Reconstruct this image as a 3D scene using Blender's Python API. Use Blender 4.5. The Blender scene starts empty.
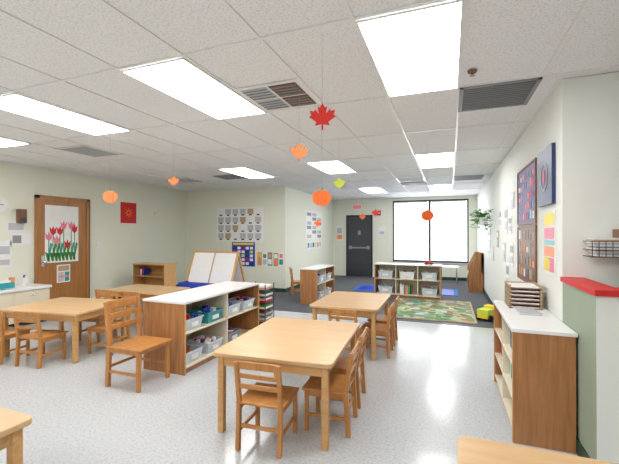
import bpy, math, random
from mathutils import Matrix, Vector
random.seed(7)
S=bpy.context.scene
S.view_settings.view_transform='Standard'
COL=S.collection
H=2.70
# ---------------------------------------------------------------- materials
def newmat(name):
    m=bpy.data.materials.new(name); m.use_nodes=True
    n=m.node_tree.nodes; l=m.node_tree.links
    return m,n,l,n["Principled BSDF"]
def flat(name,c,rough=0.5,metal=0.0,emit=0,noise=0.04):
    m,n,l,b=newmat(name)
    b.inputs["Roughness"].default_value=rough; b.inputs["Metallic"].default_value=metal
    tc=n.new("ShaderNodeTexCoord"); nz=n.new("ShaderNodeTexNoise"); nz.inputs["Scale"].default_value=9
    mx=n.new("ShaderNodeMix"); mx.data_type='RGBA'
    mx.inputs[6].default_value=(c[0]*(1-noise),c[1]*(1-noise),c[2]*(1-noise),1)
    mx.inputs[7].default_value=(min(1,c[0]*(1+noise)),min(1,c[1]*(1+noise)),min(1,c[2]*(1+noise)),1)
    l.new(tc.outputs["Object"],nz.inputs["Vector"]); l.new(nz.outputs["Fac"],mx.inputs[0]); l.new(mx.outputs[2],b.inputs["Base Color"])
    if emit:
        b.inputs["Emission Color"].default_value=(*c,1); b.inputs["Emission Strength"].default_value=emit
    return m
def wood(name,c1,c2,scale=(1.5,22,22),rough=0.35):
    m,n,l,b=newmat(name)
    b.inputs["Roughness"].default_value=rough
    tc=n.new("ShaderNodeTexCoord"); mp=n.new("ShaderNodeMapping"); mp.inputs["Scale"].default_value=scale
    nz=n.new("ShaderNodeTexNoise"); nz.inputs["Scale"].default_value=1.6; nz.inputs["Detail"].default_value=6; nz.inputs["Distortion"].default_value=0.6
    cr=n.new("ShaderNodeValToRGB"); cr.color_ramp.elements[0].position=.3; cr.color_ramp.elements[1].position=.7
    cr.color_ramp.elements[0].color=(*c1,1); cr.color_ramp.elements[1].color=(*c2,1)
    l.new(tc.outputs["Object"],mp.inputs["Vector"]); l.new(mp.outputs[0],nz.inputs["Vector"]); l.new(nz.outputs["Fac"],cr.inputs[0]); l.new(cr.outputs[0],b.inputs["Base Color"])
    return m
M={}
M['maple']=wood('maple_wood',(.54,.29,.10),(.66,.38,.15))
M['mapletop']=wood('maple_table_top',(.59,.37,.175),(.67,.445,.23),(1.2,10,10),.3)
M['chair']=wood('chair_wood',(.44,.18,.045),(.56,.26,.075),(14,14,1.5))
M['oak']=wood('oak_laminate',(.30,.125,.04),(.48,.22,.08),(16,16,1.2))
M['door']=wood('door_oak',(.34,.14,.035),(.46,.20,.06),(12,12,1.0))
M['white']=flat('white_laminate',(.84,.84,.83),.3)
M['cream']=flat('cream_laminate',(.76,.68,.52),.4)
M['wall']=flat('wall_paint_pale_green',(.80,.815,.69),.75,noise=.01)
M['wallw']=flat('wall_paint_white',(.80,.815,.765),.75,noise=.01)
M['green']=flat('green_paint',(.30,.36,.27),.6)
M['dkgreen']=flat('dark_green_vinyl',(.012,.055,.035),.4)
M['black']=flat('black',(.015,.015,.017),.4)
M['dgrey']=flat('dark_grey',(.04,.045,.055),.4)
M['grey']=flat('grey',(.28,.29,.30),.5)
M['lgrey']=flat('light_grey',(.52,.53,.55),.5)
M['red']=flat('red',(.60,.012,.012),.45)
M['leafred']=flat('leaf_red',(.80,.03,.02),.6)
M['orange']=flat('orange',(.90,.16,.02),.5)
M['lorange']=flat('light_orange',(.90,.28,.09),.5)
M['yellow']=flat('yellow',(.85,.65,.03),.5)
M['lime']=flat('lime',(.62,.74,.06),.5)
M['leafg']=flat('leaf_green',(.05,.28,.04),.5)
M['blue']=flat('blue',(.012,.05,.45),.4)
M['rugblue']=flat('rug_blue',(.02,.12,.45),.9)
M['navy']=flat('navy',(.015,.035,.12),.4)
M['teal']=flat('teal',(.03,.32,.36),.4)
M['purple']=flat('purple',(.10,.035,.20),.5)
M['pink']=flat('pink',(.80,.22,.32),.5)
M['paper']=flat('paper',(.86,.86,.84),.7)
M['tan']=flat('tan',(.50,.36,.21),.7)
M['steel']=flat('steel',(.7,.7,.7),.25,1)
M['bin']=flat('bin_plastic',(.62,.69,.74),.25)
M['blind']=flat('blind_slat',(.75,.76,.78),.6)
M['lens']=flat('light_lens',(1,.99,.99),.4,emit=14.5,noise=0)
M['exit']=flat('exit_red',(.8,.02,.02),.4,emit=.6)
M['brownp']=flat('brown',(.20,.09,.045),.5)
def m_tile():
    m,n,l,b=newmat('acoustic_tile'); b.inputs["Roughness"].default_value=.9
    tc=n.new("ShaderNodeTexCoord"); nz=n.new("ShaderNodeTexNoise"); nz.inputs["Scale"].default_value=75; nz.inputs["Detail"].default_value=3; nz.inputs["Roughness"].default_value=.65
    cr=n.new("ShaderNodeValToRGB"); cr.color_ramp.elements[0].position=.36; cr.color_ramp.elements[1].position=.5
    cr.color_ramp.elements[0].color=(.70,.70,.70,1); cr.color_ramp.elements[1].color=(.88,.885,.89,1)
    l.new(tc.outputs["Object"],nz.inputs["Vector"]); l.new(nz.outputs["Fac"],cr.inputs[0]); l.new(cr.outputs[0],b.inputs["Base Color"])
    return m
M['tile']=m_tile()
def m_floor():
    m,n,l,b=newmat('speckled_vinyl_tile'); b.inputs["Roughness"].default_value=.18
    b.inputs["Specular IOR Level"].default_value=.6
    tc=n.new("ShaderNodeTexCoord")
    nz=n.new("ShaderNodeTexNoise"); nz.inputs["Scale"].default_value=48; nz.inputs["Detail"].default_value=5; nz.inputs["Roughness"].default_value=.75
    cr=n.new("ShaderNodeValToRGB"); cr.color_ramp.elements[0].position=.36; cr.color_ramp.elements[1].position=.54
    cr.color_ramp.elements[0].color=(.42,.44,.445,1); cr.color_ramp.elements[1].color=(.56,.58,.59,1)
    br=n.new("ShaderNodeTexBrick"); br.offset=0; br.inputs["Scale"].default_value=1; br.inputs["Brick Width"].default_value=.305; br.inputs["Row Height"].default_value=.305
    br.inputs["Mortar Size"].default_value=.0012; br.inputs["Mortar Smooth"].default_value=.1
    br.inputs["Color1"].default_value=(1,1,1,1); br.inputs["Color2"].default_value=(.985,.985,.99,1); br.inputs["Mortar"].default_value=(.90,.91,.91,1)
    mx=n.new("ShaderNodeMix"); mx.data_type='RGBA'; mx.blend_type='MULTIPLY'; mx.inputs[0].default_value=1
    l.new(tc.outputs["Object"],nz.inputs["Vector"]); l.new(tc.outputs["Object"],br.inputs["Vector"])
    l.new(nz.outputs["Fac"],cr.inputs[0]); l.new(cr.outputs[0],mx.inputs[6]); l.new(br.outputs["Color"],mx.inputs[7]); l.new(mx.outputs[2],b.inputs["Base Color"])
    # slightly wavy waxed surface
    n2=n.new("ShaderNodeTexNoise"); n2.inputs["Scale"].default_value=3.5; bp=n.new("ShaderNodeBump"); bp.inputs["Strength"].default_value=.06; bp.inputs["Distance"].default_value=.05
    l.new(tc.outputs["Object"],n2.inputs["Vector"]); l.new(n2.outputs["Fac"],bp.inputs["Height"]); l.new(bp.outputs[0],b.inputs["Normal"])
    return m
M['floor']=m_floor()
def m_carpet():
    m,n,l,b=newmat('grey_carpet'); b.inputs["Roughness"].default_value=.95
    tc=n.new("ShaderNodeTexCoord"); nz=n.new("ShaderNodeTexNoise"); nz.inputs["Scale"].default_value=90
    cr=n.new("ShaderNodeValToRGB"); cr.color_ramp.elements[0].position=.3; cr.color_ramp.elements[1].position=.7
    cr.color_ramp.elements[0].color=(.065,.07,.08,1); cr.color_ramp.elements[1].color=(.12,.125,.14,1)
    l.new(tc.outputs["Object"],nz.inputs["Vector"]); l.new(nz.outputs["Fac"],cr.inputs[0]); l.new(cr.outputs[0],b.inputs["Base Color"])
    return m
M['carpet']=m_carpet()
def m_rug():
    m,n,l,b=newmat('playroom_rug'); b.inputs["Roughness"].default_value=.9
    tc=n.new("ShaderNodeTexCoord"); v=n.new("ShaderNodeTexVoronoi"); v.inputs["Scale"].default_value=7.5; v.distance='CHEBYCHEV'
    sp=n.new("ShaderNodeSeparateColor"); cr=n.new("ShaderNodeValToRGB"); cr.color_ramp.interpolation='CONSTANT'
    cols=[(0,(.16,.30,.12)),(.18,(.42,.45,.28)),(.34,(.11,.22,.10)),(.48,(.50,.42,.24)),(.60,(.2,.36,.34)),(.72,(.42,.17,.11)),(.80,(.55,.56,.48)),(.90,(.18,.20,.18))]
    e=cr.color_ramp.elements
    e[0].position=0; e[0].color=(*cols[0][1],1); e[1].position=cols[1][0]; e[1].color=(*cols[1][1],1)
    for p,c in cols[2:]:
        k=e.new(p); k.color=(*c,1)
    l.new(tc.outputs["Object"],v.inputs["Vector"]); l.new(v.outputs["Color"],sp.inputs[0]); l.new(sp.outputs[0],cr.inputs[0]); l.new(cr.outputs[0],b.inputs["Base Color"])
    return m
M['rug']=m_rug()
# ---------------------------------------------------------------- mesh builder
class MB:
    def __init__(s): s.v=[];s.f=[];s.mi=[];s.mats=[]
    def _m(s,k):
        if k not in s.mats: s.mats.append(k)
        return s.mats.index(k)
    def add(s,vs,fs,k,T=None):
        o=len(s.v)
        for p in vs:
            p=Vector(p)
            if T is not None: p=T@p
            s.v.append(tuple(p))
        i=s._m(k)
        for f in fs: s.f.append([o+a for a in f]); s.mi.append(i)
    def b(s,x0,x1,y0,y1,z0,z1,k,T=None):
        s.add([(x0,y0,z0),(x1,y0,z0),(x1,y1,z0),(x0,y1,z0),(x0,y0,z1),(x1,y0,z1),(x1,y1,z1),(x0,y1,z1)],
              [(0,3,2,1),(4,5,6,7),(0,1,5,4),(1,2,6,5),(2,3,7,6),(3,0,4,7)],k,T)
    def bar(s,p,q,w,d,k):
        vs=[]
        for c in (p,q):
            for a,e in ((-1,-1),(1,-1),(1,1),(-1,1)): vs.append((c[0]+a*w/2,c[1]+e*d/2,c[2]))
        s.add(vs,[(0,3,2,1),(4,5,6,7),(0,1,5,4),(1,2,6,5),(2,3,7,6),(3,0,4,7)],k)
    def cyl(s,p,q,r1,r2,k,n=14):
        p=Vector(p);q=Vector(q);d=(q-p).normalized()
        a=d.orthogonal().normalized(); c=d.cross(a); vs=[]
        for P,r in ((p,r1),(q,r2)):
            for i in range(n):
                t=2*math.pi*i/n; vs.append(P+a*r*math.cos(t)+c*r*math.sin(t))
        fs=[tuple(range(n-1,-1,-1)),tuple(range(n,2*n))]+[(i,(i+1)%n,n+(i+1)%n,n+i) for i in range(n)]
        s.add(vs,fs,k)
    def sph(s,c,r,k,n=10,m=6,sz=1):
        vs=[(c[0],c[1],c[2]-r*sz)]
        for j in range(1,m):
            ph=-math.pi/2+math.pi*j/m
            for i in range(n):
                t=2*math.pi*i/n; vs.append((c[0]+r*math.cos(ph)*math.cos(t),c[1]+r*math.cos(ph)*math.sin(t),c[2]+r*sz*math.sin(ph)))
        vs.append((c[0],c[1],c[2]+r*sz)); fs=[]
        for i in range(n): fs.append((0,1+(i+1)%n,1+i))
        for j in range(m-2):
            for i in range(n):
                a=1+j*n+i; b2=1+j*n+(i+1)%n; fs.append((a,b2,b2+n,a+n))
        L=len(vs)-1
        for i in range(n): fs.append((L,1+(m-2)*n+i,1+(m-2)*n+(i+1)%n))
        s.add(vs,fs,k)
    def poly(s,pts,y0,y1,k,T=None):
        n=len(pts); vs=[(a,y0,c) for a,c in pts]+[(a,y1,c) for a,c in pts]
        fs=[tuple(range(n)),tuple(range(2*n-1,n-1,-1))]+[(i,n+i,n+(i+1)%n,(i+1)%n) for i in range(n)]
        s.add(vs,fs,k,T)
    def obj(s,name,loc=(0,0,0),rz=0,bevel=0,smooth=False):
        me=bpy.data.meshes.new(name); me.from_pydata(s.v,[],s.f)
        for k in s.mats: me.materials.append(M[k])
        for p,i in zip(me.polygons,s.mi): p.material_index=i; p.use_smooth=smooth
        me.update()
        o=bpy.data.objects.new(name,me); COL.objects.link(o); o.location=loc; o.rotation_euler=(0,0,math.radians(rz))
        if bevel:
            md=o.modifiers.new("bevel",'BEVEL'); md.width=bevel; md.segments=2; md.limit_method='ANGLE'; md.angle_limit=math.radians(50)
        return o
def room(name,parts,bevel=0):
    m=MB()
    for p in parts: m.b(*p)
    return m.obj(name,bevel=bevel)
# ---------------------------------------------------------------- shell
LX=-7.0; PY=8.5; AX=-3.9; BY=12.6; RX=.82; CY=3.36; FX=3.6; RY=-3.0
room('floor',[(LX,FX,RY,6.5,-.1,0,'floor')])
room('floor_carpet',[(LX,FX,6.5,BY+.1,-.1,.004,'carpet')])
room('trim_1',[(LX,RX,6.47,6.53,0,.008,'dgrey')])
room('wall_left',[(LX-.12,LX,RY,PY+.12,0,H,'wall')])
room('wall_back_left',[(LX,AX,PY,PY+.12,0,H,'wall')])
room('wall_alcove',[(AX-.12,AX,PY+.12,BY,0,H,'wall')])
WX0,WX1,WZ0,WZ1=-1.79,.57,.56,2.60
room('wall_back',[(AX-.12,WX0,BY,BY+.15,0,H,'wall'),(WX1,RX+.12,BY,BY+.15,0,H,'wall'),(WX0,WX1,BY,BY+.15,0,WZ0,'wall'),(WX0,WX1,BY,BY+.15,WZ1,H,'wall')])
room('wall_right',[(RX,RX+.12,CY,BY,0,H,'wallw')])
room('wall_right_front',[(RX+.12,FX,CY,CY+.12,0,H,'wallw')])
room('wall_right_side',[(FX,FX+.12,RY,CY+.12,0,H,'wallw')])
room('wall_rear',[(LX,FX,RY-.12,RY,0,H,'wallw')])
room('ceiling',[(LX-.12,FX+.12,RY-.12,BY+.15,H+.005,H+.12,'tile')])
g=MB(); GX=.586; GY=1.25
x=.083
while x>LX: x-=GX
x+=GX
while x<FX:
    g.b(x-.011,x+.011,RY,BY if x<RX and x>AX else (PY if x<AX else CY),H-.004,H+.004,'white'); x+=GX
y=2.0-GY*4
while y<BY:
    g.b(LX if y<PY else AX,FX if y<CY else RX,y-.011,y+.011,H-.0042,H+.004,'white'); y+=GY
g.b(LX,LX+.02,RY,PY,H-.004,H+.004,'white'); g.b(LX,AX,PY-.02,PY,H-.004,H+.004,'white'); g.b(RX-.02,RX,CY,BY,H-.004,H+.004,'white')
g.obj('trim_ceiling_grid')
room('baseboard_left',[(LX,LX+.012,RY,4.38,0,.1,'dkgreen'),(LX,LX+.012,5.5,PY,0,.1,'dkgreen')])
room('baseboard_back_left',[(LX,AX,PY-.012,PY,0,.1,'dkgreen')])
room('baseboard_alcove',[(AX,AX+.012,PY,BY,0,.1,'dkgreen')])
room('baseboard_back',[(-2.4,RX,BY-.012,BY,0,.1,'dkgreen')])
room('baseboard_right',[(RX-.012,RX,CY,BY,0,.1,'dkgreen')])
def troffer(cx,y0):
    m=MB(); w=.27; y1=y0+GY-.03; y0+=.03
    m.b(cx-w,cx+w,y0,y1,H-.010,H-.002,'lens')
    for a in ((cx-w-.015,cx-w,y0-.015,y1+.015),(cx+w,cx+w+.015,y0-.015,y1+.015),(cx-w,cx+w,y0-.015,y0),(cx-w,cx+w,y1,y1+.015)):
        m.b(*a,H-.014,H-.002,'white')
    m.obj('ceiling_light')
for y0 in (-1.75,2.0,5.75,9.5):
    for cx in (-.21,-1.968,-3.726,-5.484,1.55):
        if cx>1 and y0>0: continue
        if y0>8 and cx<-3.5: continue
        if y0==5.75 and cx<-5: continue
        troffer(cx,y0)
def vent(x0,y0,dark=True,w=GX,d=.62):
    m=MB(); k='black' if dark else 'grey'
    m.b(x0+.02,x0+w-.02,y0+.02,y0+d-.02,H-.004,H,k)
    n=12
    for i in range(n+1):
        yy=y0+.03+(d-.06)*i/n
        m.b(x0+.03,x0+w-.03,yy-.007,yy+.007,H-.012,H-.003,'grey' if dark else 'lgrey')
    for a in ((x0,x0+.03,y0,y0+d),(x0+w-.03,x0+w,y0,y0+d),(x0,x0+w,y0,y0+.03),(x0,x0+w,y0+d-.03,y0+d)): m.b(*a,H-.014,H-.003,'grey' if dark else 'white')
    return m
vent(.083,3.25).obj('ceiling_vent')
vent(-5.19,3.55,False).obj('ceiling_vent')
vent(-4.6,6.4,True,w=GX,d=.5).obj('ceiling_vent')
vent(-1.09,8.0,False).obj('ceiling_vent')
vent(.083,8.25,True).obj('ceiling_vent')
vent(-1.09,8.9,True,d=.4).obj('ceiling_vent')
vent(-5.8,6.4,False).obj('ceiling_vent')
m=MB()
x0=-1.675;y0=2.62
m.b(x0,x0+.586,y0,y0+.6,H-.006,H,'white')
for i in range(2):
    for j in range(2):
        a=x0+.04+i*.26; b_=y0+.04+j*.265
        m.b(a,a+.24,b_,b_+.24,H-.010,H-.005,'brownp' if i else 'lgrey')
        for k in range(4): m.b(a+.01,a+.23,b_+.03+k*.055,b_+.042+k*.055,H-.018,H-.008,'grey')
m.obj('ceiling_vent')
m=MB(); m.cyl((.16,2.95,H),(.16,2.95,H-.015),.035,.03,'brownp'); m.cyl((.16,2.95,H-.015),(.16,2.95,H-.04),.01,.018,'steel'); m.obj('fire_sprinkler')
m=MB(); m.cyl((-4.0,4.0,H),(-4.0,4.0,H-.03),.05,.04,'white'); m.obj('smoke_detector',bevel=.004)
# ---------------------------------------------------------------- window & doors
m=MB(); fy0,fy1=BY+.02,BY+.09
for a in ((WX0,WX0+.05),(WX1-.05,WX1),(-.64,-.56)): m.b(a[0],a[1],fy0,fy1,WZ0,WZ1,'dgrey')
m.b(WX0,WX1,fy0,fy1,WZ0,WZ0+.05,'dgrey'); m.b(WX0,WX1,fy0,fy1,WZ1-.05,WZ1,'dgrey')
m.b(WX0-.03,WX1+.03,BY-.06,BY+.02,WZ0-.03,WZ0,'lgrey')
m.obj('window_1')
for nm,(a,b_) in enumerate(((WX0+.06,-.65),(-.55,WX1-.06))):
    m=MB(); z=WZ0+.10
    while z<WZ1-.09:
        m.b(a,b_,BY+.005,BY+.018,z,z+.010,'blind'); z+=.06
    m.b(a,b_,BY,BY+.02,WZ1-.09,WZ1-.05,'blind'); m.b(a,b_,BY,BY+.02,WZ0+.052,WZ0+.07,'blind')
    for q in (.2,.8): m.b(a+(b_-a)*q,a+(b_-a)*q+.004,BY,BY+.004,WZ0+.06,WZ1-.06,'blind')
    m.obj('window_blind')
m=MB()
dx0,dx1=-3.40,-2.47
m.b(dx0+.05,dx1-.05,BY-.03,BY-.001,0.01,2.08,'dgrey')
m.b(dx0,dx0+.05,BY-.05,BY-.001,0,2.14,'black');m.b(dx1-.05,dx1,BY-.05,BY-.001,0,2.14,'black');m.b(dx0,dx1,BY-.05,BY-.001,2.08,2.14,'black')
m.b(dx0+.1,dx1-.1,BY-.09,BY-.06,.98,1.03,'grey'); m.b(dx0+.1,dx0+.2,BY-.06,BY-.03,.95,1.07,'grey'); m.b(dx1-.2,dx1-.1,BY-.06,BY-.03,.95,1.07,'grey')
m.b(dx0+.42,dx0+.52,BY-.036,BY-.029,1.45,1.6,'grey')
m.obj('door_1',bevel=.004)
m=MB()
w=1.04
m.b(-w/2+.06,w/2-.06,-.04,-.001,0.01,2.14,'door')
m.b(-w/2,-w/2+.06,-.06,-.001,0,2.2,'door');m.b(w/2-.06,w/2,-.06,-.001,0,2.2,'door');m.b(-w/2,w/2,-.06,-.001,2.14,2.2,'door')
m.b(w/2,w/2+.02,-.055,-.001,0,2.2,'black')
m.cyl((-.40,-.04,.98),(-.40,-.10,.98),.012,.012,'steel'); m.sph((-.40,-.11,.98),.032,'steel'); m.b(-.43,-.37,-.048,-.04,.9,1.1,'steel')
m.b(-.36,.29,-.047,-.04,.95,2.03,'paper')
for i in range(8):
    x=-.29+.072*i+random.uniform(-.01,.01); z=1.42+.15*math.sin(i*2.1)+random.uniform(-.05,.25)
    m.b(x-.008,x+.008,-.050,-.046,.99,z,'leafg')
    m.poly([(x-.07,1.16),(x-.02,.98),(x+.02,.98),(x+.01,1.12)],-.051,-.046,'leafg')
    m.poly([(x,1.0),(x+.07,1.30),(x+.03,1.33),(x-.02,1.05)],-.051,-.046,'teal' if i%3==0 else 'leafg')
    m.poly([(x,z-.06),(x+.05,z-.01),(x+.065,z+.10),(x+.025,z+.05),(x,z+.12),(x-.025,z+.05),(x-.065,z+.10),(x-.05,z-.01)],-.053,-.046,'red' if i%2 else 'pink')
m.b(-.14,.12,-.049,-.04,.56,.90,'paper')
m.b(-.12,.10,-.051,-.04,.78,.88,'tan'); m.b(-.12,-.01,-.051,-.04,.58,.76,'lgrey'); m.b(.01,.10,-.051,-.04,.58,.76,'teal'); m.b(-.12,.10,-.052,-.04,.66,.69,'lorange')
m.obj('door_2',(LX,4.94,0),90,bevel=.003)
# ---------------------------------------------------------------- posters
def poster(name,loc,rz,w,h,base,items=(),t=.008,frame=None):
    m=MB(); m.b(-w/2,w/2,-t,-.001,-h/2,h/2,base)
    for (u0,v0,u1,v1,k) in items:
        m.b(-w/2+u0*w,-w/2+u1*w,-t-.003,-t,-h/2+v0*h,-h/2+v1*h,k)
    if frame:
        f=.02
        for a in ((-w/2-f,-w/2,-h/2-f,h/2+f),(w/2,w/2+f,-h/2-f,h/2+f),(-w/2,w/2,-h/2-f,-h/2),(-w/2,w/2,h/2,h/2+f)): m.b(a[0],a[1],-t-.01,-.001,a[2],a[3],frame)
    return m.obj(name,loc,rz)
it=[]
for i in range(6):
    for j in range(4):
        u=.04+i*.158; v=.05+j*.235
        it.append((u,v+.04,u+.12,v+.19,('lgrey','paper','lgrey','tan','lgrey')[(i*3+j*2)%5]))
        it.append((u+.03,v-.005,u+.09,v+.035,('dgrey','brownp','purple')[(i+j)%3]))
poster('photo_poster',(-5.24,PY,1.745),0,1.45,.92,'paper',it)
it=[(.05,.88,.95,.97,'yellow')]
for i in range(5):
    for j in range(5): it.append((.07+i*.18,.06+j*.16,.2+i*.18,.17+j*.16,('paper','navy','red','lime','paper','navy','paper')[(i*2+j*3)%7]))
poster('pocket_chart',(-5.12,PY,.95),0,.70,.64,'blue',it)
for i in range(5):
    poster('wall_paper_sheet',(-4.63+.15*i+(0.02 if i>2 else 0),PY,.84-.01*(i%2)),0,.13,.34,('lorange','paper','teal','tan','paper')[i],[(.1,.1,.9,.5,('tan','lgrey','paper','lorange','teal')[i]),(.15,.6,.85,.9,('yellow','teal','lorange','paper','pink')[i])])
o=MB(); o.b(-.22,.22,-.01,-.001,-.24,.24,'red')
for i in range(8):
    a=i*math.pi/4; 
    o.poly([(.04*math.cos(a-.5),.04*math.sin(a-.5)),(.13*math.cos(a),.13*math.sin(a)),(.04*math.cos(a+.5),.04*math.sin(a+.5))],-.014,-.01,'orange')
o.obj('mandala_poster',(LX,6.50,1.98),90)
poster('wall_notice',(LX,4.12,1.62),90,.30,.20,'paper',[(.1,.2,.9,.8,'lgrey')])
poster('wall_notice',(LX,4.20,1.40),90,.34,.22,'paper',[(.1,.2,.5,.8,'grey')])
poster('wall_notice',(LX,3.9,1.15),90,.30,.45,'paper',[(.1,.1,.9,.3,'lgrey'),(.1,.5,.9,.8,'lgrey')])
m=MB(); m.b(-.06,.06,-.1,-.001,-.12,.12,'brownp'); m.b(-.05,.05,-.11,-.1,-.1,-.03,'dgrey'); m.obj('soap_dispenser',(LX,4.18,1.80),90,bevel=.012)
m=MB(); m.cyl((0,-.001,0),(0,-.03,0),.14,.14,'white',28); m.cyl((0,-.03,0),(0,-.034,0),.125,.125,'paper',28); m.b(-.004,.004,-.038,-.034,0,.09,'black'); m.b(-.0,.07,-.038,-.034,-.004,.004,'black'); m.obj('wall_clock',(LX,3.85,1.98),90)
m=MB(); m.b(-.04,.04,-.03,-.001,-.05,.05,'white'); m.b(-.02,.02,-.034,-.03,0,.03,'lgrey'); m.obj('thermostat',(LX,7.3,2.0),90,bevel=.004)
m=MB(); m.b(-.04,.04,-.008,-.001,-.06,.06,'white'); m.b(-.01,.01,-.014,-.008,-.02,.02,'white'); m.obj('light_switch',(LX,5.7,1.25),90)
it=[]
for i in range(3):
    for j in range(6): it.append((.06+i*.31,.05+j*.155,.3+i*.31,.16+j*.155,('lgrey','paper','grey')[(i+j)%3]))
poster('wall_chart',(AX,10.65,1.75),90,1.45,.85,'paper',it)
poster('alphabet_chart',(AX,10.65,1.15),90,1.3,.24,'paper',[(.05+.16*i,.2,.15+.16*i,.8,('teal','lgrey','blue','lime','pink','lgrey')[i]) for i in range(6)])
m=MB(); m.b(-.16,.16,-.06,-.001,-.1,.1,'white')
for x in (-.11,-.04,.03,.10):
    m.b(x-.02,x+.02,-.064,-.06,-.06,.06,'exit')
m.obj('exit_sign',(-3.0,BY,2.42),0,bevel=.005)
m=MB(); m.b(-.06,.06,-.05,-.001,-.08,.08,'red'); m.b(-.03,.03,-.07,-.05,-.03,.03,'white'); m.obj('fire_alarm',(-2.25,BY,2.2),0,bevel=.005)
poster('wall_notice',(-3.65,BY,1.5),0,.22,.5,'paper',[(.1,.1,.9,.4,'lorange'),(.1,.5,.9,.9,'lgrey')])
poster('wall_notice',(-2.15,BY,1.6),0,.2,.3,'paper',[(.1,.1,.9,.4,'lgrey')])
it=[]
for i in range(7):
    for j in range(5): it.append((.04+i*.135,.06+j*.185,.04+i*.135+random.uniform(.05,.11),.06+j*.185+random.uniform(.07,.15),('navy','lorange','teal','red','navy','blue','paper','purple','pink')[(i*4+j*5)%9]))
poster('bulletin_board',(RX,4.75,1.93),-90,1.0,.62,'purple',it,frame='brownp')
it=[]
for i in range(6):
    for j in range(4): it.append((.04+i*.16,.06+j*.235,.04+i*.16+random.uniform(.06,.13),.06+j*.235+random.uniform(.1,.2),('tan','brownp','navy','lorange','dgrey','tan','paper')[(i*3+j*2)%7]))
poster('bulletin_board',(RX,4.75,1.27),-90,1.0,.6,'brownp',it,frame='brownp')
m=MB(); m.b(-.26,.26,-.03,-.001,-.25,.25,'navy'); 
for i in range(16):
    a=i*math.pi/8; b_=a+math.pi/8
    m.poly([(.13*math.cos(a),.13*math.sin(a)),(.13*math.cos(b_),.13*math.sin(b_)),(.11*math.cos(b_),.11*math.sin(b_)),(.11*math.cos(a),.11*math.sin(a))],-.034,-.03,'grey')
m.b(-.03,.03,-.034,-.03,-.06,.06,'red')
m.obj('framed_emblem_sign',(RX,3.80,2.0),-90,bevel=.003)
poster('colour_chart',(RX,3.73,1.42),-90,.38,.54,'paper',[(.06,.78,.94,.97,'yellow'),(.06,.56,.94,.74,'pink'),(.06,.46,.94,.54,'teal'),(.06,.28,.94,.44,'lorange'),(.06,.04,.5,.26,'yellow'),(.55,.04,.94,.26,'pink')])
for (y,z,w,h,k) in ((5.75,1.95,.3,.22,'lgrey'),(5.95,1.62,.3,.24,'paper'),(5.8,1.2,.26,.32,'paper'),(6.35,1.7,.3,.4,'paper'),(6.6,1.2,.3,.3,'lgrey'),(7.0,1.75,.22,.3,'paper'),(7.4,1.4,.22,.3,'tan'),(8.9,1.4,.6,.6,'paper'),(8.2,1.1,.4,.3,'lgrey'),(6.2,.85,.3,.4,'paper')):
    poster('wall_notice',(RX,y,z),-90,w,h,k,[(.1,.15,.9,.45,'lgrey'),(.1,.6,.9,.9,'paper' if k!='paper' else 'grey')])
# ---------------------------------------------------------------- furniture
def chair(loc,rz,h=.62,sh=.33,w=.34,d=.33,name='child_chair'):
    m=MB(); p=.030 if h<.7 else .036; k='chair'
    tilt=.045
    for sx in (-1,1):
        x=sx*(w/2-p/2)
        m.bar((x,-d/2+p/2-.02,0),(x,-d/2+p/2,sh),p,p*1.25,k)
        m.bar((x,-d/2+p/2,sh),(x,-d/2+p/2-tilt,h),p,p*1.1,k)
        m.bar((x,d/2-p/2,0),(x,d/2-p/2,sh-.02),p,p,k)
        m.b(x-p/3,x+p/3,-d/2+p,d/2-p,sh-.06,sh-.02,k)
        m.b(x-p/3,x+p/3,-d/2+p-.01,d/2-p,sh*.35,sh*.35+.025,k)
    m.b(-w/2-.008,w/2+.008,-d/2+p*.2,d/2+.02,sh-.02,sh,k)
    m.b(-w/2+p,w/2-p,d/2-p*.8,d/2-p*.2,sh-.055,sh-.02,k)
    m.b(-w/2+p,w/2-p,-d/2+.006,-d/2+.02,sh*.45,sh*.45+.03,k)
    bh=h-sh
    for f,hh in ((.34,.12),(.60,.12),(.83,.19)):
        z0=sh+bh*f; z1=z0+bh*hh; yo=-d/2+p/2-tilt*(f+hh/2)
        m.bar((0,yo,z0),(0,yo-.004,z1),w-p*1.2,.014,k)
    m.obj(name,loc,rz,bevel=.005)
def table(loc,rz,w=.88,d=1.2,h=.61,name='classroom_table'):
    m=MB()
    r=.04; pts=[]
    for cx,cy,a0 in ((w/2-r,d/2-r,0),(-w/2+r,d/2-r,90),(-w/2+r,-d/2+r,180),(w/2-r,-d/2+r,270)):
        for i in range(5):
            a=math.radians(a0+i*22.5); pts.append((cx+r*math.cos(a),cy+r*math.sin(a)))
    n=len(pts)
    m.add([(a,b_,h-.03) for a,b_ in pts]+[(a,b_,h) for a,b_ in pts],[tuple(range(n-1,-1,-1)),tuple(range(n,2*n))]+[(i,(i+1)%n,n+(i+1)%n,n+i) for i in range(n)],'mapletop')
    i_=.06
    for sx in (-1,1):
        m.b(sx*(w/2-i_)-.011,sx*(w/2-i_)+.011,-d/2+i_,d/2-i_,h-.11,h-.03,'maple')
        for sy in (-1,1):
            m.bar((sx*(w/2-i_),sy*(d/2-i_),0.0),(sx*(w/2-i_),sy*(d/2-i_),h-.03),.048,.048,'maple')
    for sy in (-1,1): m.b(-w/2+i_,w/2-i_,sy*(d/2-i_)-.011,sy*(d/2-i_)+.011,h-.11,h-.03,'maple')
    return m.obj(name,loc,rz,bevel=.005)
def rel(loc,rz,x,y):
    a=math.radians(rz); return (loc[0]+x*math.cos(a)-y*math.sin(a),loc[1]+x*math.sin(a)+y*math.cos(a),0)
T1=(-1.25,2.95,0); R1=4
table(T1,R1,.93,1.22)
chair(rel(T1,R1,-.02,-.56),R1)
chair(rel(T1,R1,.36,-.20),R1+90)
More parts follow.
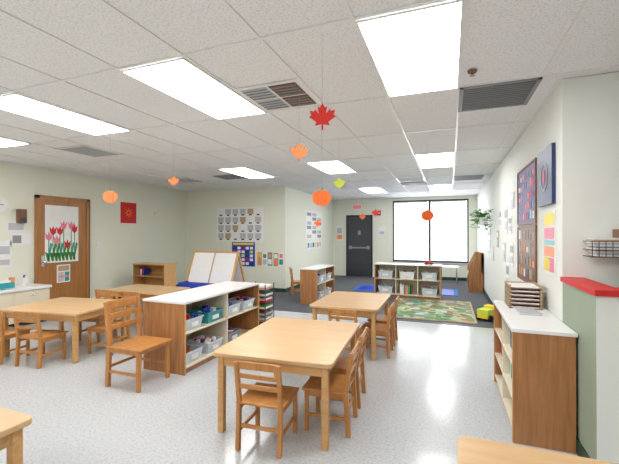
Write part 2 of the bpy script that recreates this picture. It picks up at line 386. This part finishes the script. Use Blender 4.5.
chair(rel(T1,R1,.36,.27),R1+90)
T2=(-1.22,4.87,0); R2=1
table(T2,R2,.86,1.18)
chair(rel(T2,R2,.05,-.58),R2)
chair(rel(T2,R2,.36,-.25),R2+90)
chair(rel(T2,R2,.36,.25),R2+90)
T3=(-4.62,3.33,0); R3=8
table(T3,R3,1.15,.9,.58)
chair(rel(T3,R3,.12,-.46),R3); chair(rel(T3,R3,-.42,-.46),R3)
chair(rel(T3,R3,.56,.08),R3+90)
chair(rel(T3,R3,.0,.50),R3+180)
T4=(-4.72,4.78,0)
table(T4,0,1.2,.72,.58)
chair(rel(T4,0,.25,-.40),0); chair(rel(T4,0,-.3,-.40),0)
table((-2.35,.60,0),0,.94,1.2,.61)
table((.40,1.16,0),0,.74,1.2,.61)
chair((-2.93,2.86,0),-90,h=.82,sh=.40,w=.42,d=.41)
chair((-3.45,8.3,0),-60,h=.66,sh=.34)
def bin_(loc,rz,w=.30,d=.24,h=.13,k='bin',name='storage_bin'):
    m=MB(); t=.006; tp=.02
    def ring(z,g): return [(-w/2+g,-d/2+g,z),(w/2-g,-d/2+g,z),(w/2-g,d/2-g,z),(-w/2+g,d/2-g,z)]
    vs=ring(0,tp)+ring(h,0)+ring(h,t)+ring(t,tp+t)
    fs=[(3,2,1,0)]
    for a in (0,4,8):
        for i in range(4):
            j=(i+1)%4; fs.append((a+i,a+j,a+4+j,a+4+i))
    fs.append((12,13,14,15)); m.add(vs,fs,k)
    for a in ((-w/2-.008,w/2+.008,-d/2-.008,-d/2),(-w/2-.008,w/2+.008,d/2,d/2+.008),(-w/2-.008,-w/2,-d/2,d/2),(w/2,w/2+.008,-d/2,d/2)): m.b(*a,h-.012,h,k)
    m.b(-w/5,w/5,-d/2-.004,-d/2+.01,h*.3,h*.65,'paper')
    pal=random.choice([['red','orange','brownp'],['blue','teal','paper'],['yellow','leafg','red','blue'],['tan','brownp','black'],['pink','paper','purple']])
    for i in range(14):
        c=(random.uniform(-w/2+.06,w/2-.06),random.uniform(-d/2+.06,d/2-.06),h*.85+random.uniform(-.03,.03))
        kk=random.choice(pal)
        if i%2: m.sph(c,.032,kk,8,5)
        else: m.b(c[0]-.03,c[0]+.03,c[1]-.025,c[1]+.025,c[2]-.02,c[2]+.025,kk)
    m.obj(name,loc,rz)
def shelf(name,loc,rz,L,d,h,div=1,lev=(.42,),side='oak',inner='cream',top='white'):
    m=MB(); t=.02
    m.b(-L/2,-L/2+t,-d/2,d/2,0,h-.025,side); m.b(L/2-t,L/2,-d/2,d/2,0,h-.025,side)
    m.b(-L/2-.008,L/2+.008,-d/2-.008,d/2+.008,h-.025,h,top)
    m.b(-L/2+t,L/2-t,d/2-.015,d/2-.003,.06,h-.025,inner)
    m.b(-L/2+t,L/2-t,-d/2+.004,d/2-.015,.06,.08,inner); m.b(-L/2+t,L/2-t,-d/2+.03,-d/2+.045,0,.06,side)
    for z in lev: m.b(-L/2+t,L/2-t,-d/2+.004,d/2-.015,z,z+.018,inner)
    for i in range(div): 
        x=-L/2+L*(i+1)/(div+1); m.b(x-.009,x+.009,-d/2+.004,d/2-.015,.08,h-.025,inner)
    m.b(-L/2-.001,-L/2+t+.001,-d/2-.004,-d/2,0,h-.025,'maple'); m.b(L/2-t-.001,L/2+.001,-d/2-.004,-d/2,0,h-.025,'maple')
    return m.obj(name,loc,rz,bevel=.002)
SX,SY=-2.89,3.96
shelf('toy_shelf',(SX,SY,0),90,1.62,.56,.775,1,(.42,))
for i,yy in enumerate((-.61,-.22,.20,.58)):
    for z in (.08,.438):
        if z<.1 and i==3: continue
        bin_((SX+.10,SY+yy,z),90,w=.29,d=.31,h=.13,k=('bin','bin','bin','teal','grey')[(i*2+(z>.1))%5])
SC=3.57
shelf('storage_shelf',(.615,SC,0),-90,1.18,.38,.82,1,(.28,.53))
def books(loc,rz,n,h=.2,name='book_row',d=.16):
    m=MB(); x=0
    for i in range(n):
        w=random.uniform(.014,.04); hh=h*random.uniform(.75,1)
        m.b(x,x+w-.001,-d/2,d/2,0,hh,random.choice(['red','blue','paper','teal','lorange','dgrey','tan','leafg','white','black'])); x+=w
    m.obj(name,loc,rz)
for (y,z,n) in ((.52,.548,10),(-.05,.548,14),(.52,.298,12),(-.05,.298,8),(.45,.08,10)): books((.56,SC+y,z),-90,n,.2)
m=MB()
for i in range(6):
    z=i*.036; m.b(-.13,.13,-.15,.15,z,z+.008,'brownp')
    m.b(-.125,.11,-.14,.14,z+.008,z+.018,'paper'); 
    for a in ((-.13,-.122,-.15,.15),(.122,.13,-.15,.15),(-.13,.13,.142,.15)): m.b(*a,z,z+.03,'tan')
for sx in (-.12,.12):
    for sy in (-.14,.14): m.b(sx-.006,sx+.006,sy-.006,sy+.006,0,.215,'tan')
m.obj('letter_tray',(.64,3.93,.82),0)
m=MB()
for i in range(4): m.b(-.08,.08,-.12,.12,i*.006,i*.006+.005,('paper','lgrey','paper','lgrey')[i])
m.obj('paper_stack',(.62,3.60,.82),4)
m=MB()
m.b(RX,RX+.12,2.66,CY,0,1.13,'green'); m.b(RX+.1205,1.9,2.66,2.78,0,1.13,'wallw')
m.b(RX,RX+.1205,2.655,2.66,0,1.13,'wallw')
m.obj('wall_half')
m=MB(); m.b(RX-.015,RX+.14,2.63,CY,1.13,1.165,'red'); m.b(RX+.1405,1.92,2.63,2.81,1.13,1.165,'red'); m.obj('trim_half_wall_cap')
room('baseboard_half_wall',[(RX-.012,RX,2.643,CY,0,.1,'dkgreen'),(RX+.0005,1.9,2.643,2.654,0,.1,'dkgreen')])
# wall file rack packed with papers
m=MB()
for z in (0,.05,.11): 
    m.b(-.02,.42,-.2,-.194,z,z+.005,'dgrey'); m.b(-.02,-.014,-.2,-.002,z,z+.005,'dgrey'); m.b(.414,.42,-.2,-.002,z,z+.005,'dgrey')
for i in range(12): 
    m.b(-.02+i*.04,-.016+i*.04,-.2,-.196,0,.11,'dgrey'); m.b(-.02+i*.04,-.016+i*.04,-.2,-.002,0,.004,'dgrey')
for i in range(11):
    z=.006+i*.012; m.b(.0+random.uniform(0,.02),.40-random.uniform(0,.03),-.185+random.uniform(0,.02),-.01,z,z+.010,('paper','lgrey','paper','tan','paper','grey')[i%6])
m.b(.16,.19,-.17,-.02,.139,.20,'brownp'); m.b(.30,.36,-.17,-.02,.139,.19,'navy')
m.obj('file_basket',(.97,CY,1.33))
shelf('toy_shelf',(-.92,8.95,0),-3,1.50,.40,.78,2,(.42,),side='oak')
for i,xx in enumerate((-.5,0,.5)):
    for z in (.08,.438):
        if z<.1 and i==1: continue
        bin_((-.92+xx,8.95-.03-xx*.052,z),-3,w=.34,d=.28,h=.17,k='bin' if i%2==0 else 'white')
books((-1.08,8.9,.08),-3,9,.24)
m=MB(); m.b(-.1,.1,-.06,.06,.01,.04,'red'); m.b(-.06,.04,-.05,.05,.04,.09,'red')
for sx in (-.06,.06):
    for sy in (-.06,.06): m.cyl((sx,sy-.01,.025),(sx,sy+.01,.025),.025,.025,'black')
m.obj('toy_car',(-.45,8.95,.78),10,bevel=.004)
shelf('toy_shelf',(-2.75,7.75,0),88,1.1,.38,.76,1,(.42,))
for yy in (-.27,.27):
    for z in (.08,.438): bin_((-2.69,7.75+yy,z),90,w=.3,d=.26,h=.16)
shelf('low_bookshelf',(-6.08,6.35,0),0,.88,.35,.84,0,(.3,.56),side='maple',inner='maple',top='maple')
books((-6.45,6.33,.08),0,14,.18); books((-6.45,6.33,.578),0,5,.18)
m=MB()
for i in range(7):
    z=.04+i*.098
    m.b(-.17,.17,-.15,.15,z,z+.008,'dgrey')
    m.b(-.15,.15,-.13,.14,z+.008,z+.04,('paper','tan','lgrey','paper','red','paper','tan')[i]); m.b(-.14,.15,-.12,.12,z+.04,z+.07,('blue','paper','brownp','leafg','paper','dgrey','paper')[i])
for sx in (-1,1):
    for sy in (-1,1): m.b(sx*.165-.006,sx*.165+.006,sy*.145-.006,sy*.145+.006,0,.72,'dgrey')
m.obj('paper_rack',(-2.78,5.12,0),0)
# easel
m=MB(); W=.46; A=21
for s_ in (-1,1):
    T=Matrix.Translation((0,0,1.14))@Matrix.Rotation(s_*math.radians(A),4,'X')
    for x0,x1 in ((-W,-.014),(.014,W)): m.b(x0,x1,-.008,.008,-.58,-.02,'white',T)
    for x in (-W-.02,W+.02): m.b(x-.018,x+.018,-.014,.014,-1.20,0,'maple',T)
    m.b(-W-.03,W+.03,-.016,.016,-.62,-.58,'maple',T); m.b(-W-.03,W+.03,-.012,.012,-.02,.01,'maple',T)
    m.b(-.014,.014,-.012,.012,-.58,-.02,'tan',T)
m.b(-W+.02,W-.02,-.44,-.22,.53,.545,'blue'); m.b(-W+.02,W-.02,-.455,-.44,.53,.62,'blue'); m.b(-W+.02,W-.02,-.23,-.22,.545,.60,'blue')
m.b(-W,-W+.02,-.455,-.22,.53,.62,'blue'); m.b(W-.02,W,-.455,-.22,.53,.62,'blue')
m.b(-W+.02,W-.02,.22,.33,.53,.55,'blue')
m.b(-W-.02,-W,-.40,.33,.49,.525,'maple'); m.b(W,W+.02,-.40,.33,.49,.525,'maple')
m.obj('art_easel',(-3.98,5.65,.022),-2,bevel=.002)
# rugs
m=MB(); m.b(-.78,.78,-1.02,1.02,0,.012,'tan'); m.b(-.75,.75,-.99,.99,.012,.014,'rug'); m.obj('play_rug',(-.35,7.68,.004),0)
m=MB(); m.b(-1.3,1.3,-.55,.55,0,.012,'rugblue'); m.b(-1.2,1.2,-.45,.45,.012,.013,'blue'); m.obj('blue_rug',(-1.1,9.95,.004),0)
# sink counter on left wall
m=MB(); m.b(0,.58,-2.2,0,.08,.58,'cream'); m.b(0,.52,-2.2,-.0,0,.08,'black'); m.b(0,.61,-2.23,.02,.58,.62,'white'); m.b(0,.02,-2.2,.02,.62,.72,'white')
for i in range(4): 
    y0=-2.18+.545*i; m.b(.58,.595,y0,y0+.52,.12,.55,'cream'); m.b(.595,.605,y0+.22,y0+.3,.48,.495,'steel')
m.b(.12,.48,-1.1,-.6,.615,.622,'steel'); m.cyl((.1,-.85,.62),(.1,-.85,.80),.014,.014,'steel'); m.cyl((.1,-.85,.80),(.24,-.85,.78),.012,.012,'steel')
m.obj('sink_counter',(LX+.015,4.3,0),0,bevel=.004)
m=MB(); m.cyl((0,0,0),(0,0,.13),.035,.035,'paper'); m.cyl((0,0,.13),(0,0,.17),.012,.01,'blue'); m.b(-.005,.04,-.006,.006,.165,.175,'blue'); m.obj('soap_bottle',(-6.75,4.1,.621))
m=MB(); m.cyl((0,0,0),(0,0,.15),.04,.04,'lorange'); m.cyl((0,0,.15),(0,0,.19),.015,.012,'white'); m.obj('spray_bottle',(-6.78,3.93,.621))
m=MB(); m.b(-.08,.08,-.12,.12,0,.09,'teal'); m.b(-.05,.05,-.08,.08,.09,.12,'paper'); m.obj('tissue_box',(-6.66,3.74,.623))
m=MB(); m.cyl((0,0,0),(0,0,.24),.06,.06,'paper',20); m.cyl((0,0,.24),(0,0,.30),.008,.008,'steel'); m.obj('paper_towel_roll',(-6.8,3.0,.621))
# play kitchen far right
m=MB(); m.b(-.17,.17,-.35,.35,0,.5,'oak'); m.b(.12,.17,-.35,.35,.5,1.0,'oak')
for a in (-.35,.32):
    m.add([(-.17,a,.5),(.17,a,.5),(.17,a,1.0),(.02,a,1.0),(-.17,a+.0,.62),(-.17,a+.03,.5),(.17,a+.03,.5),(.17,a+.03,1.0),(.02,a+.03,1.0),(-.17,a+.03,.62)],[(0,1,2,3,4),(9,8,7,6,5),(0,5,6,1),(1,6,7,2),(2,7,8,3),(3,8,9,4),(4,9,5,0)],'oak')
m.b(0,.17,-.35,.35,.78,.8,'oak')
m.b(-.182,-.17,-.3,-.02,.1,.45,'black'); m.b(-.182,-.17,.02,.3,.1,.45,'maple'); m.b(-.19,-.182,-.25,-.07,.40,.42,'steel')
for yy in (-.2,0): m.cyl((-.03,yy,.5),(-.03,yy,.51),.07,.07,'black')
m.b(.03,.12,-.2,-.1,.8,.92,'lgrey'); m.b(.03,.12,.0,.12,.8,.88,'red')
m.obj('play_kitchen',(.63,10.6,.004),0,bevel=.004)
m=MB(); m.b(-.2,.2,-.09,.09,.05,.11,'yellow'); m.b(.03,.18,-.085,.085,.11,.24,'yellow'); m.b(.06,.185,-.07,.07,.15,.21,'black'); m.b(-.2,.01,-.095,.095,.11,.20,'lime')
for sx in (-.12,.12):
    for sy in (-.10,.10): m.cyl((sx,sy-.02,.055),(sx,sy+.02,.055),.055,.055,'black')
m.obj('toy_truck',(.62,7.05,.004),60,bevel=.006)
m=MB(); m.b(-.35,.35,-.25,.25,.5,.53,'white')
for sx in (-.3,.3):
    for sy in (-.2,.2): m.cyl((sx,sy,0),(sx,sy,.5),.016,.016,'steel')
m.obj('activity_table',(-.1,11.6,.004))
m=MB(); m.cyl((0,0,0),(0,0,.14),.08,.11,'white',18)
for i in range(90):
    a=random.uniform(0,6.28); r=random.uniform(.05,.20); z=.14+random.uniform(-.30,.14)*(r/.2)+.03
    T=Matrix.Translation((r*math.cos(a),r*math.sin(a),z))@Matrix.Rotation(a,4,'Z')@Matrix.Rotation(random.uniform(-.9,.6),4,'Y')
    m.add([(-.06,0,0),(0,-.03,.008),(.07,0,-.01),(0,.03,.008)],[(0,1,2,3)],'leafg',T)
    m.cyl((0,0,.13),(r*math.cos(a),r*math.sin(a),z),.002,.002,'leafg',4)
m.b(-.01,.20,-.01,.01,-.02,0,'steel')
m.obj('potted_plant',(.60,8.1,1.68))
# ---------------------------------------------------------------- hanging paper leaves
MAPLE=[(0,-.5),(.03,-.5),(.03,-.28),(.28,-.33),(.22,-.2),(.5,.0),(.42,.06),(.48,.24),(.32,.2),(.28,.28),(.14,.12),(.18,.38),(.09,.34),(0,.52)]
MAPLE=MAPLE+[(-a,b_) for a,b_ in MAPLE[::-1][1:-1]]
def leaf(loc,rz,size,k,kind='maple'):
    m=MB()
    if kind=='maple':
        pts=[(a*size,c*size) for a,c in MAPLE]
        m.poly(pts,-.002,.002,k); top=.52*size; nm='paper_maple_leaf'
    else:
        pts=[]
        for i in range(40):
            a=2*math.pi*i/40; r=1-.06*abs(math.sin(2.5*a)); pts.append((.5*size*r*math.cos(a),.43*size*r*math.sin(a)))
        m.poly(pts,-.002,.002,k)
        m.poly([(-.035*size,.36*size),(.035*size,.36*size),(.07*size,.56*size),(-.0*size,.56*size)],-.002,.002,'leafg')
        for q in (-.2,0,.2):
            m.b(q*size-.0012,q*size+.0012,-.0035,.0035,-.33*size,.33*size,'red')
        top=.56*size; nm='paper_pumpkin'
    m.cyl((0,0,top-.01),(0,0,H-loc[2]),.0012,.0012,'lgrey',4)
    m.obj(nm,loc,rz)
leaf((-.71,2.08,2.2),15,.16,'leafred')
leaf((-1.17,2.83,2.18),25,.16,'lorange')
leaf((-1.26,4.33,2.11),20,.15,'lime')
leaf((-1.04,3.03,1.81),20,.17,'orange','p')
leaf((-.25,4.72,1.72),20,.16,'orange','p')
leaf((-3.45,2.96,1.9),30,.16,'lorange','p')
leaf((-3.5,4.0,2.21),30,.15,'lorange')
leaf((-2.7,7.6,1.72),30,.17,'orange')
leaf((-1.6,8.5,1.98),10,.18,'leafred')
leaf((-2.2,9.8,1.95),10,.18,'orange')
# ---------------------------------------------------------------- world + camera
w=bpy.data.worlds.new('sky'); S.world=w; w.use_nodes=True
bg=w.node_tree.nodes['Background']; bg.inputs[0].default_value=(.93,.97,1,1); bg.inputs[1].default_value=7
cd=bpy.data.cameras.new('camera'); cam=bpy.data.objects.new('camera',cd); COL.objects.link(cam)
cd.sensor_width=36; cd.lens=36*367/619; cd.clip_start=.02
cam.location=(0,0,1.5); cam.rotation_euler=(math.pi/2+.004,0,.364)
S.camera=cam
